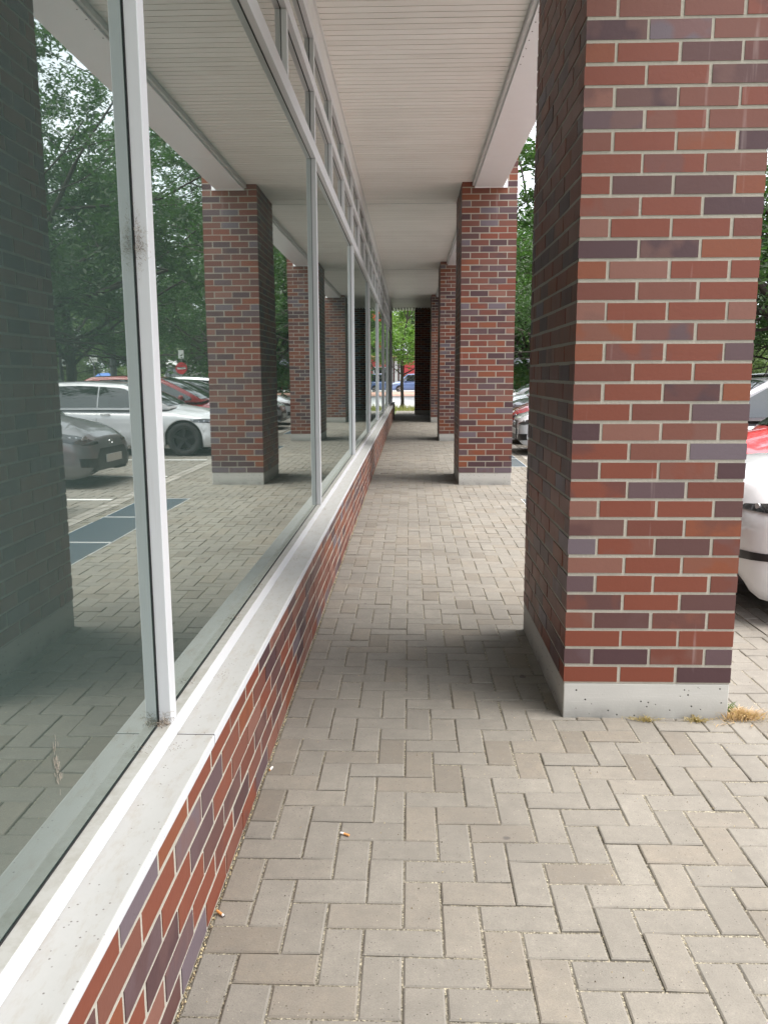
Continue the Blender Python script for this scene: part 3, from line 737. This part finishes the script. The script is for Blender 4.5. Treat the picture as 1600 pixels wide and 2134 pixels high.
# nose points to -X when the local +X axis runs to world +X
car('parked_car', 'white car whose front corner and hood show right beside the nearest pillar', 'car', (2.10, 5.66, 0), R_(-2), WHITE, ROW, Car(H=1.45, hood=((0, .61), (.03, .72), (.10, .82), (.35, .94), (.9, 1.02), (1.1, 1.03)), belt=.99, cowl=1.0, low=.13), M_RIMS, 'slim', hl=(.42, .705, .745, .030), iz=(.385, .440))
car('parked_car', 'bright red car parked behind the white one at the right edge', 'car', (2.70, 8.40, 0), R_(1), (.62, .03, .04), ROW, Car(H=1.48), M_RIMS, 'slim')
car('parked_car', 'silver hatchback with wide dark grille, mirrored in the nearest window', 'car', (2.92, 11.72, 0), R_(3), SILV, ROW, Car(L=3.95, W=.85, H=1.49, hood=((0, .52), (.05, .66), (.2, .77), (.5, .88), (.95, .98), (1.1, .995)), cowl=.98, roof0=1.85, rear0=3.45, tail=3.9, wb=(.78, 3.29), low=.13), M_RIMS, 'wide', .35, .3, hl=(.46, .61, .71, .075))
car('parked_car', 'white sporty hatchback with tall black grille and dark wheels', 'car', (2.10, 16.50, 0), R_(0), WHITE, ROW, Car(L=4.25, W=.89, H=1.41, belt=.92, cowl=1.15, roof0=2.05, rear0=3.6, tail=4.2, wb=(.86, 3.46), wr=.325, hood=((0, .56), (.04, .66), (.16, .74), (.5, .84), (1.0, .92), (1.3, .945))), M_RIMD, 'tall')
car('parked_car', 'dark red car parked just beyond the white sporty hatchback', 'car', (2.25, 18.98, 0), R_(0), (.34, .018, .022), ROW, Car(H=1.52, belt=.98, cowl=1.0, roof0=1.95), M_RIMS, 'slim')
car('parked_car', 'black car parked beyond the dark red one', 'car', (2.3, 21.4, 0), R_(0), (.012, .012, .014), ROW, Car(H=1.44), M_RIMS, 'slim')
car('parked_car', 'pale silver car further along the parking row', 'car', (2.3, 23.9, 0), R_(0), (.55, .57, .60), ROW, Car(H=1.50), M_RIMS, 'wide', .5)
car('parked_car', 'white car last in the row by the far pillars', 'car', (2.3, 26.3, 0), R_(0), WHITE, ROW, Car(H=1.46), M_RIMS, 'slim')
OPP = 'cars parked on the far side of the car park'
SUV = Car(L=4.5, W=.90, H=1.66, belt=1.08, low=.22, wb=(.9, 3.6), wr=.35, roof0=1.9, rear0=4.0, tail=4.45, cowl=1.15, hood=((0, .66), (.04, .80), (.14, .90), (.5, 1.0), (1.1, 1.07)))
car('parked_car', 'tall dark off-roader seen over the car roofs at the right edge', 'car', (9.1, 20.9, 0), R_(2), (.07, .075, .085), OPP, SUV, M_RIMS, 'slim', .4)
car('parked_car', 'black car mirrored at the left edge above the white roof', 'car', (10.2, 30.6, 0), R_(0), (.02, .02, .022), OPP, Car(H=1.55), M_RIMS, 'slim')
FAR = 'small distant cars on the street'
car('parked_car', 'white distant car mirrored left of the mullion', 'car', (16.5, 58, 0), R_(10), WHITE, FAR, Car(H=1.46), M_RIMS, 'slim')
car('parked_car', 'white distant estate car mirrored under the no-entry sign', 'car', (9.6, 50, 0), R_(0), WHITE, FAR, Car(H=1.5), M_RIMS, 'slim')
# blue van at the far end, side on, nose to the left
VAN = Car(L=4.3, W=.88, H=1.66, belt=.98, cowl=.95, roof0=1.55, rear0=3.95, tail=4.28, roofw=.72, wb=(.8, 3.5), wr=.29, hood=((0, .56), (.05, .70), (.2, .80), (.5, .90), (1.0, .97)))
car('parked_van', 'light blue van parked across the street beyond the tree', 'van', (-1.75, 75.5, -.0), R_(3), (.12, .18, .36), None, VAN, M_RIMS, 'slim')
car('parked_car', 'grey car parked in front of the blue van, by the red building', 'car', (-6.6, 75.8, 0), R_(2), (.12, .13, .14), None, Car(H=1.42), M_RIMS, 'slim')

# ------------------------------------------------------------------ street beyond the walkway
M_PALE = mat_ground('pale_roadway', (.40, .395, .385), (.52, .51, .495), 1.5)
M_RPATH = mat_ground('reddish_paving', (.36, .20, .15), (.46, .28, .21), 2.0)
M_KERB = mat_concrete('kerb_stone', (.36, .35, .33), (.46, .45, .42))
tag(MB().box(-30, 60, 39.3, 58.0, -.03, -.0055).build('road', M_PALE), kind='structure')
tag(MB().box(-30, 60, 58.0, 58.18, -.03, .06).build('kerb', M_KERB), kind='structure')
tag(MB().box(-30, 60, 58.18, 73.0, -.03, .045).build('far_pavement', M_RPATH), kind='structure')
tag(MB().box(-30, 60, 73.0, 73.2, -.03, .10).build('far_kerb', M_KERB), kind='structure')
tag(MB().box(-30, 60, 73.2, 90.0, -.03, -.0035).build('far_street', M_ASPH), kind='structure')
mb = MB(); rr = random.Random(3)
for k in range(9000):
    x, y = rr.uniform(-6, 16), 35.95 + 3.2 * rr.random(); h = rr.uniform(.05, .20) * (1.4 if abs(x + .35) < .8 else 1); a = rr.uniform(0, 3.14); s_ = rr.uniform(.006, .016); lx, ly = rr.gauss(0, .05), rr.gauss(0, .05)
    mb.add([(x - s_ * math.cos(a), y - s_ * math.sin(a), -.03), (x + s_ * math.cos(a), y + s_ * math.sin(a), -.03), (x + lx, y + ly, h)], [(0, 1, 2)], (rr.random(), rr.random(), 0))
tag(mb.build('grass', mat_leaf('dry_grass', (.10, .13, .03), (.30, .28, .10)), attr=True), 'strip of half dry grass along the street at the end of the walkway', 'grass', kind='stuff')

# ------------------------------------------------------------------ red building across the street
M_RED = simple('red_render', (.34, .035, .038), .7); M_REDL = simple('red_sign', (.75, .05, .05), .5); M_COLG = simple('pale_column', (.50, .50, .50), .6)
t = thing('red_building', 'low red building with pale grey columns and dark windows across the street', 'building', (-9, 92, 0))
rb_ = MB(); rb_.box(0, 6.6, 0, 8, 0, 3.5).box(8.4, 24, 0, 8, 0, 3.5).box(6.6, 8.4, 1.5, 8, 0, 3.5)
rb_.build('wall', M_RED, t)
MB().box(-.2, 24.2, -.25, 8, 3.5, 3.72).build('roof_edge', simple('tan_edge', (.55, .36, .16), .7), t)
for k in range(3): MB().tube([(6.95 + k * .55, .6, 0), (6.95 + k * .55, .6, 3.5)], .21, 14).build('column', M_COLG, t, smooth=True)
for x0 in (1.0, 3.9, 9.7, 12.8, 16.0, 19.4):
    wdw = MB().box(x0, x0 + 1.9, -.04, .02, .9, 2.35).build('window', M_CGL, t)
    MB().box(x0 - .09, x0, -.07, .02, .8, 2.45).box(x0 + 1.9, x0 + 1.99, -.07, .02, .8, 2.45).box(x0, x0 + 1.9, -.07, .02, 2.351, 2.45).box(x0, x0 + 1.9, -.07, .02, .8, .899).build('window_frame', M_COLG, wdw)
t = thing('sign_pylon', 'red sign boxes on a tall post, mirrored in the far windows', 'sign', (1.75, 80, 0))
MB().tube([(0, 0, 0), (0, 0, 8.2)], .11, 12).build('post', M_TRIM, t, smooth=True)
MB().box(-.42, .42, -.42, -.14, 6.6, 7.7).build('sign_box', M_REDL, t, bevel=.03)
MB().box(-.42, .42, -.42, -.14, 4.05, 4.75).build('sign_box', M_REDL, t, bevel=.03)

# ------------------------------------------------------------------ trees
def limb(mb, p, d, L, r, depth, rr, tips, n=6, bend=.25, up=.12):
    pts = [p]; rad = [r]; k = 5; q = p.copy(); dd = d.copy()
    for i in range(k):
        dd = (dd + Vector((rr.gauss(0, bend), rr.gauss(0, bend), rr.gauss(0, bend) + up)) * .35).normalized()
        q = q + dd * L / k; pts.append(q.copy()); rad.append(r * (1 - .55 * (i + 1) / k))
        if depth <= 1 and i >= 1: tips.append((q.copy(), L))
    mb.tube(pts, rad, n, cap=False)
    if depth <= 0: tips.append((q, L)); return
    for b in range(rr.choice((3, 4)) if depth > 1 else 3):
        j = rr.randint(2, k); base = pts[j]
        ax = Vector((rr.gauss(0, 1), rr.gauss(0, 1), rr.gauss(0, .5))).normalized()
        nd = (dd * rr.uniform(.35, .8) + ax * rr.uniform(.7, 1.0)).normalized()
        limb(mb, base, nd, L * rr.uniform(.58, .78), rad[j] * rr.uniform(.55, .72), depth - 1, rr, tips, max(4, n - 1), bend, up)
def tree_mesh(seed, H, tr_h, tr_r, spread, nleaf, leaf, clump, nl=6, main=6, depth=3, low=0.0, keep=1.0):
    rr = random.Random(seed); mb = MB(); tips = []
    p = Vector((0, 0, -.1)); pts = [p.copy()]; rad = [tr_r * 1.25]
    for i in range(6):
        p = p + Vector((rr.gauss(0, .035), rr.gauss(0, .035), (tr_h + .1) / 6)); pts.append(p.copy()); rad.append(tr_r * (1 - .25 * (i + 1) / 6))
    mb.tube(pts, rad, 12, cap=False)
    top = pts[-1]; hc = H - tr_h
    for k in range(main):
        a = 2 * math.pi * (k + rr.random() * .6) / main; e = rr.uniform(.25, 1.1)
        d = Vector((math.cos(a) * spread, math.sin(a) * spread, e)).normalized()
        b0 = pts[-1 - (k % 3)]
        limb(mb, b0, d, hc * rr.uniform(.42, .58), tr_r * rr.uniform(.30, .42), depth - 1, rr, tips)
    for k in range(main):      # low drooping boughs
        a = 2 * math.pi * (k + .5 + rr.random() * .4) / main; d = Vector((math.cos(a), math.sin(a), rr.uniform(-.25, .15))).normalized()
        limb(mb, pts[-1 - (k % 2)], d, hc * rr.uniform(.28, .40), tr_r * .2, 1, rr, tips, 5, .25, -.05)
    limb(mb, top, Vector((0, 0, 1)), hc * .62, tr_r * .7, depth, rr, tips, 8)
    lf = MB(); tips = rr.sample(tips, max(8, int(len(tips) * keep)))
    for t_i in range(nleaf):
        q, L = rr.choice(tips)
        if q.z < low: continue
        cs = clump * rr.uniform(.5, 1.3); c0 = Vector((q.x + rr.gauss(0, cs * .8), q.y + rr.gauss(0, cs * .8), q.z + rr.gauss(0, cs * .6)))
        tone = rr.random()
        for k in range(nl):
            c = c0 + Vector((rr.gauss(0, cs * .45), rr.gauss(0, cs * .45), rr.gauss(0, cs * .3)))
            nrm = Vector((rr.gauss(0, .7), rr.gauss(0, .7), 1)).normalized(); a = nrm.orthogonal().normalized(); a.rotate(Matrix.Rotation(rr.uniform(0, 6.28), 3, nrm)); b = nrm.cross(a); s = leaf * rr.uniform(.6, 1.25)
            col = (min(1, max(0, tone + rr.uniform(-.25, .25))), rr.random(), 0)
            lf.add([c - a * s, c + b * s * .42 - a * s * .1 + nrm * s * .1, c + a * s, c - b * s * .42 - a * s * .1 + nrm * s * .1], [(0, 1, 2), (0, 2, 3)], col)
    return mb, lf
def proto(nm, lm, args):
    a, b = tree_mesh(**args)
    def me(m, n, mat, sm, at):
        o = m.build(n, mat, smooth=sm, attr=at); bpy.data.objects.remove(o) if False else None; return o
    return me(a, 'trunk', M_BARK, True, False), me(b, 'crown', lm, False, True)
L_OAK = mat_leaf('oak_leaves', (.016, .040, .011), (.040, .088, .020))
L_LIME = mat_leaf('bright_leaves', (.045, .10, .018), (.125, .22, .042))
L_WIL = mat_leaf('pale_leaves', (.07, .11, .04), (.14, .20, .08))
protos = {
    'oak': proto('oak', L_OAK, dict(seed=21, H=14.5, tr_h=3.4, tr_r=.26, spread=1.1, nleaf=3100, leaf=.085, clump=.46, nl=24, main=9, depth=3, low=2.9, keep=.34)),
    'oak2': proto('oak2', L_OAK, dict(seed=5, H=13.5, tr_h=3.0, tr_r=.24, spread=1.0, nleaf=3000, leaf=.085, clump=.46, nl=24, main=9, depth=3, low=2.75, keep=.36)),
    'far': proto('far', L_WIL, dict(seed=8, H=15, tr_h=2.6, tr_r=.30, spread=.9, nleaf=4200, leaf=.20, clump=.6, nl=8, main=7, depth=3, low=.6)),
    'dark': proto('dark', L_OAK, dict(seed=31, H=17, tr_h=2.2, tr_r=.34, spread=.95, nleaf=4800, leaf=.22, clump=.65, nl=8, main=8, depth=3, low=.3)),
    'street': proto('street', L_LIME, dict(seed=14, H=7.0, tr_h=2.35, tr_r=.085, spread=1.0, nleaf=2300, leaf=.08, clump=.24, nl=9, main=6, depth=2, low=2.2, keep=.7)),
    'lime': proto('lime', L_LIME, dict(seed=40, H=13, tr_h=2.4, tr_r=.28, spread=1.0, nleaf=5200, leaf=.17, clump=.55, nl=8, main=7, depth=3, low=.8)),
}
used = set()
def tree(kind, name, label, x, y, s=1.0, rz=0.0, group=None, lab2=None):
    t = thing(name, label, 'tree', (x, y, 0), rz, group); t.scale = (s, s, s)
    for o in protos[kind]:
        q = o if kind not in used else o.copy()
        if kind in used: COL.objects.link(q)
        q.parent = t
    used.add(kind); return t
tree('street', 'street_tree', 'young street tree with slim dark trunk in the grass beyond the walkway', -.36, 38.9, 1.0, .4)
G1 = 'leafy trees between the car park and the street'
tree('oak', 'oak_tree', 'big oak behind the car park, its crown filling the top of the nearest window reflection', 10.2, 21.5, 1.0, 0, G1)
tree('oak2', 'oak_tree', 'oak tree over the parked cars, mirrored in the second window', 11.6, 32.0, .95, 1.3, G1)
tree('oak', 'oak_tree', 'oak tree seen in the narrow gap between the first and second pillars', 9.3, 45.5, 1.0, 2.1, G1)
tree('oak2', 'oak_tree', 'oak tree leaning over the right edge of the picture beside the nearest pillar', 14.5, 25.0, 1.1, 4.0, G1)
tree('dark', 'oak_tree', 'tall dark tree across the street, in the strip right of the second pillar', 8.6, 57.0, 1.08, .7, G1)
G2 = 'background trees beyond the street'
spots = [('dark', 8, 74, 1.0), ('far', 15, 70, .9), ('dark', 21, 76, 1.0), ('dark', 29, 72, 1.05), ('far', 36, 78, 1.0), ('dark', 43, 70, 1.1), ('dark', 51, 78, 1.0), ('far', 24, 60, .7), ('dark', 35, 60, .85), ('dark', 13, 90, 1.1), ('dark', 31, 92, 1.2), ('dark', 46, 92, 1.2)]
adj = ['beyond the street in line with the strip between the pillars', 'pale willow-like tree mirrored behind the traffic lights', 'behind the pale willow-like tree', 'behind the tall mast', 'pale tree at the back of the street', 'near the far right of the street', 'outermost on the right', 'small pale tree near the blue cover', 'low dark tree nearer the street', 'far back behind the first dark tree', 'far back in the middle of the row', 'far back at the right end']
for k, ((kd, x, y, s), a) in enumerate(zip(spots, adj)):
    tree(kd, 'background_tree', ('dark green tree ' + a) if kd == 'dark' else (a if 'tree' in a else 'pale tree ' + a), x, y, s * .62, k * 1.1, G2)
for k, (x, y, s, l) in enumerate([(-6, 106, 1.0, 'bright green tree behind the red building at the left'), (0.5, 103, 1.05, 'bright green tree directly behind the slim street tree'), (6.5, 107, 1.1, 'bright green tree behind the right half of the red building'), (-13, 108, 1.1, 'bright green tree furthest left behind the red building')]):
    tree('lime', 'background_tree', l, x, y, s, k * 1.7, 'bright trees behind the red building')

# ------------------------------------------------------------------ street furniture mirrored in the windows
M_POLE = simple('grey_steel', (.20, .21, .22), .5, .5); M_POLED = simple('dark_steel', (.05, .055, .055), .6, .3); M_SIGW = simple('sign_white', (.75, .75, .75), .5); M_SIGR = simple('sign_red', (.55, .02, .03), .5)
M_BLUE = simple('blue_sheet', (.05, .17, .50), .6); M_TENT = simple('red_canvas', (.5, .05, .05), .8)
def pole(mb, x, y, z0, z1, r): mb.tube([(x, y, z0), (x, y, z1)], [r, r * .8], 10)
t = thing('traffic_light', 'traffic light mast with a side arm, mirrored left in the nearest window', 'traffic light', (13.45, 35, 0))
m_ = MB(); pole(m_, 0, 0, 0, 6.2, .085); m_.build('mast', M_POLED, t, smooth=True)
MB().tube([(0, 0, 3.1), (-.72, 0, 3.12)], .03, 8).build('arm', M_POLE, t)
def head(x, z, par):
    h = MB().box(x - .13, x + .13, -.14, .06, z - .36, z + .36).build('signal_head', M_SIGW, par, bevel=.03)
    for k in (-1, 0, 1): MB().tube([(x, -.145, z + k * .22), (x, -.20, z + k * .22)], .085, 14).build('lens', M_BLK, h)
head(-.22, 2.30, t); head(-.78, 3.10, t)
t = thing('lamp_post', 'dark tall lamp post at the left of the nearest window reflection', 'lamp post', (12.85, 33, 0))
m_ = MB(); pole(m_, 0, 0, 0, 7.5, .07); m_.build('post', M_POLED, t, smooth=True)
MB().tube([(0, 0, 7.4), (-.5, -.2, 7.8), (-1.2, -.3, 7.9)], .04, 8).build('arm', M_POLED, t)
MB().box(-1.7, -1.15, -.42, -.2, 7.84, 7.96).build('lamp_head', M_POLE, t, bevel=.03)
t = thing('utility_mast', 'thick grey mast with a sloping cable, mirrored beside the first mullion', 'mast', (14.8, 45, 0))
m_ = MB(); pole(m_, 0, 0, 0, 5.2, .19); m_.build('mast', M_POLED, t, smooth=True)
MB().tube([(0, 0, 4.2), (1.6, 0, 4.5), (3.2, 0, 4.95)], .02, 6).build('cable', M_POLE, t)
t = thing('sign_post', 'thin post with a small plate between the mast and the traffic light', 'sign post', (13.96, 40, 0))
m_ = MB(); pole(m_, 0, 0, 0, 2.6, .035); m_.build('post', M_POLE, t); MB().box(-.2, .2, -.05, -.036, 2.2, 2.55).build('plate', M_SIGW, t)
t = thing('street_lamp', 'slender light grey street lamp mirrored in the second window', 'street lamp', (16.4, 60, 0))
m_ = MB(); pole(m_, 0, 0, 0, 4.6, .06); m_.build('post', M_POLE, t); MB().box(-.35, .1, -.15, .15, 4.6, 4.72).build('lamp_head', M_SIGW, t)
t = thing('no_entry_sign', 'round red no-entry sign with white bar on a grey post', 'sign', (10.53, 43, 0))
m_ = MB(); pole(m_, 0, .03, 0, 2.9, .03); m_.build('post', M_POLE, t)
ds = MB().tube([(0, -.012, 1.92), (0, -.030, 1.92)], .31, 32).build('disc', M_SIGR, t)
MB().box(-.22, .22, -.036, -.0305, 1.865, 1.975).build('white_bar', M_SIGW, ds)
MB().box(-.14, .14, -.03, 0, 2.42, 2.85).build('plate', M_SIGW, t)
t = thing('white_van', 'white van with a dark windscreen seen behind the no-entry sign reflection', 'van', (15.7, 60, 0))
vb = [(0, .45), (0, 1.15), (.35, 1.35), (.75, 2.25), (1.1, 2.7), (5.4, 2.75), (5.5, .45)]
m_ = MB(); n_ = len(vb)
A_ = [(-.95, x_, z_) for x_, z_ in vb]; B_ = [(.95, x_, z_) for x_, z_ in vb]
m_.add(A_ + B_, [tuple(range(n_)), tuple(range(n_, 2 * n_))[::-1]] + [(i, i + n_, (i + 1) % n_ + n_, (i + 1) % n_) for i in range(n_)]); m_.build('body', M_SIGW, t, bevel=.06)
MB().add([(-.82, .36, 1.42), (.82, .36, 1.42), (.76, .72, 2.2), (-.76, .72, 2.2)], [(0, 1, 2, 3)]).build('windscreen', M_CGL, t)
MB().box(-.55, .55, -.02, .02, .75, 1.0).build('grille', M_BLK, t)
bd = MB().tube([(.13 * math.cos(a), -.03, 1.0 + .13 * math.sin(a)) for a in [2 * math.pi * k / 20 for k in range(21)]], .014, 6, cap=False).build('badge', M_CHROME, t)
m_ = MB()
for k in range(3):
    a = math.pi / 2 + k * 2 * math.pi / 3; m_.tube([(0, -.03, 1.0), (.13 * math.cos(a), -.03, 1.0 + .13 * math.sin(a))], [.022, .008], 6)
m_.build('badge_spokes', M_CHROME, bd)
for sx in (-1, 1):
    for wy in (.95, 4.3): MB().tube([(sx * .72, wy, .36), (sx * .97, wy, .36)], .36, 20).build('wheel', M_TYRE, t)
t = thing('market_tent', 'red pitched tent with a white flap by the street', 'tent', (16.9, 70, 0))
MB().add([(-1.2, 0, 1.5), (1.2, 0, 1.5), (1.2, 3, 1.5), (-1.2, 3, 1.5), (.5, 1.5, 3.0)], [(0, 1, 4), (1, 2, 4), (2, 3, 4), (3, 0, 4), (3, 2, 1, 0)]).build('canopy', M_TENT, t)
for sx in (-1.15, 1.15):
    for sy in (.05, 2.95): m_ = MB(); pole(m_, sx, sy, 0, 1.5, .03); m_.build('pole', M_POLE, t)
MB().box(-1.9, -1.25, 0, .04, .1, 2.2).build('flap', M_SIGW, t)
t = thing('covered_cart', 'small cart under a bright blue cover near the street', 'cart', (19.2, 55, 0))
MB().add([(-.8, 0, 1.25), (.8, 0, 1.25), (.8, 1.4, 1.25), (-.8, 1.4, 1.25), (-.2, .7, 1.75), (.5, .7, 1.7)], [(0, 1, 5, 4), (1, 2, 5), (2, 3, 4, 5), (3, 0, 4), (3, 2, 1, 0)]).build('cover', M_BLUE, t)
MB().box(-.7, .7, .1, 1.3, .35, 1.2).build('body', M_POLE, t)
for sx in (-.5, .5): MB().tube([(sx, -.02, .25), (sx, .08, .25)], .25, 14).build('wheel', M_TYRE, t)
t = thing('white_tent', 'white pavilion roof far beyond the parked cars', 'tent', (8.4, 61, 0))
MB().add([(-2, 0, 2.3), (2, 0, 2.3), (2, 4, 2.3), (-2, 4, 2.3), (0, 2, 2.85)], [(0, 1, 4), (1, 2, 4), (2, 3, 4), (3, 0, 4), (3, 2, 1, 0)]).build('canopy', simple('canvas', (.30, .31, .34), .8), t)
for sx in (-1.95, 1.95):
    for sy in (.05, 3.95): m_ = MB(); pole(m_, sx, sy, 0, 2.3, .04); m_.build('pole', M_POLE, t)
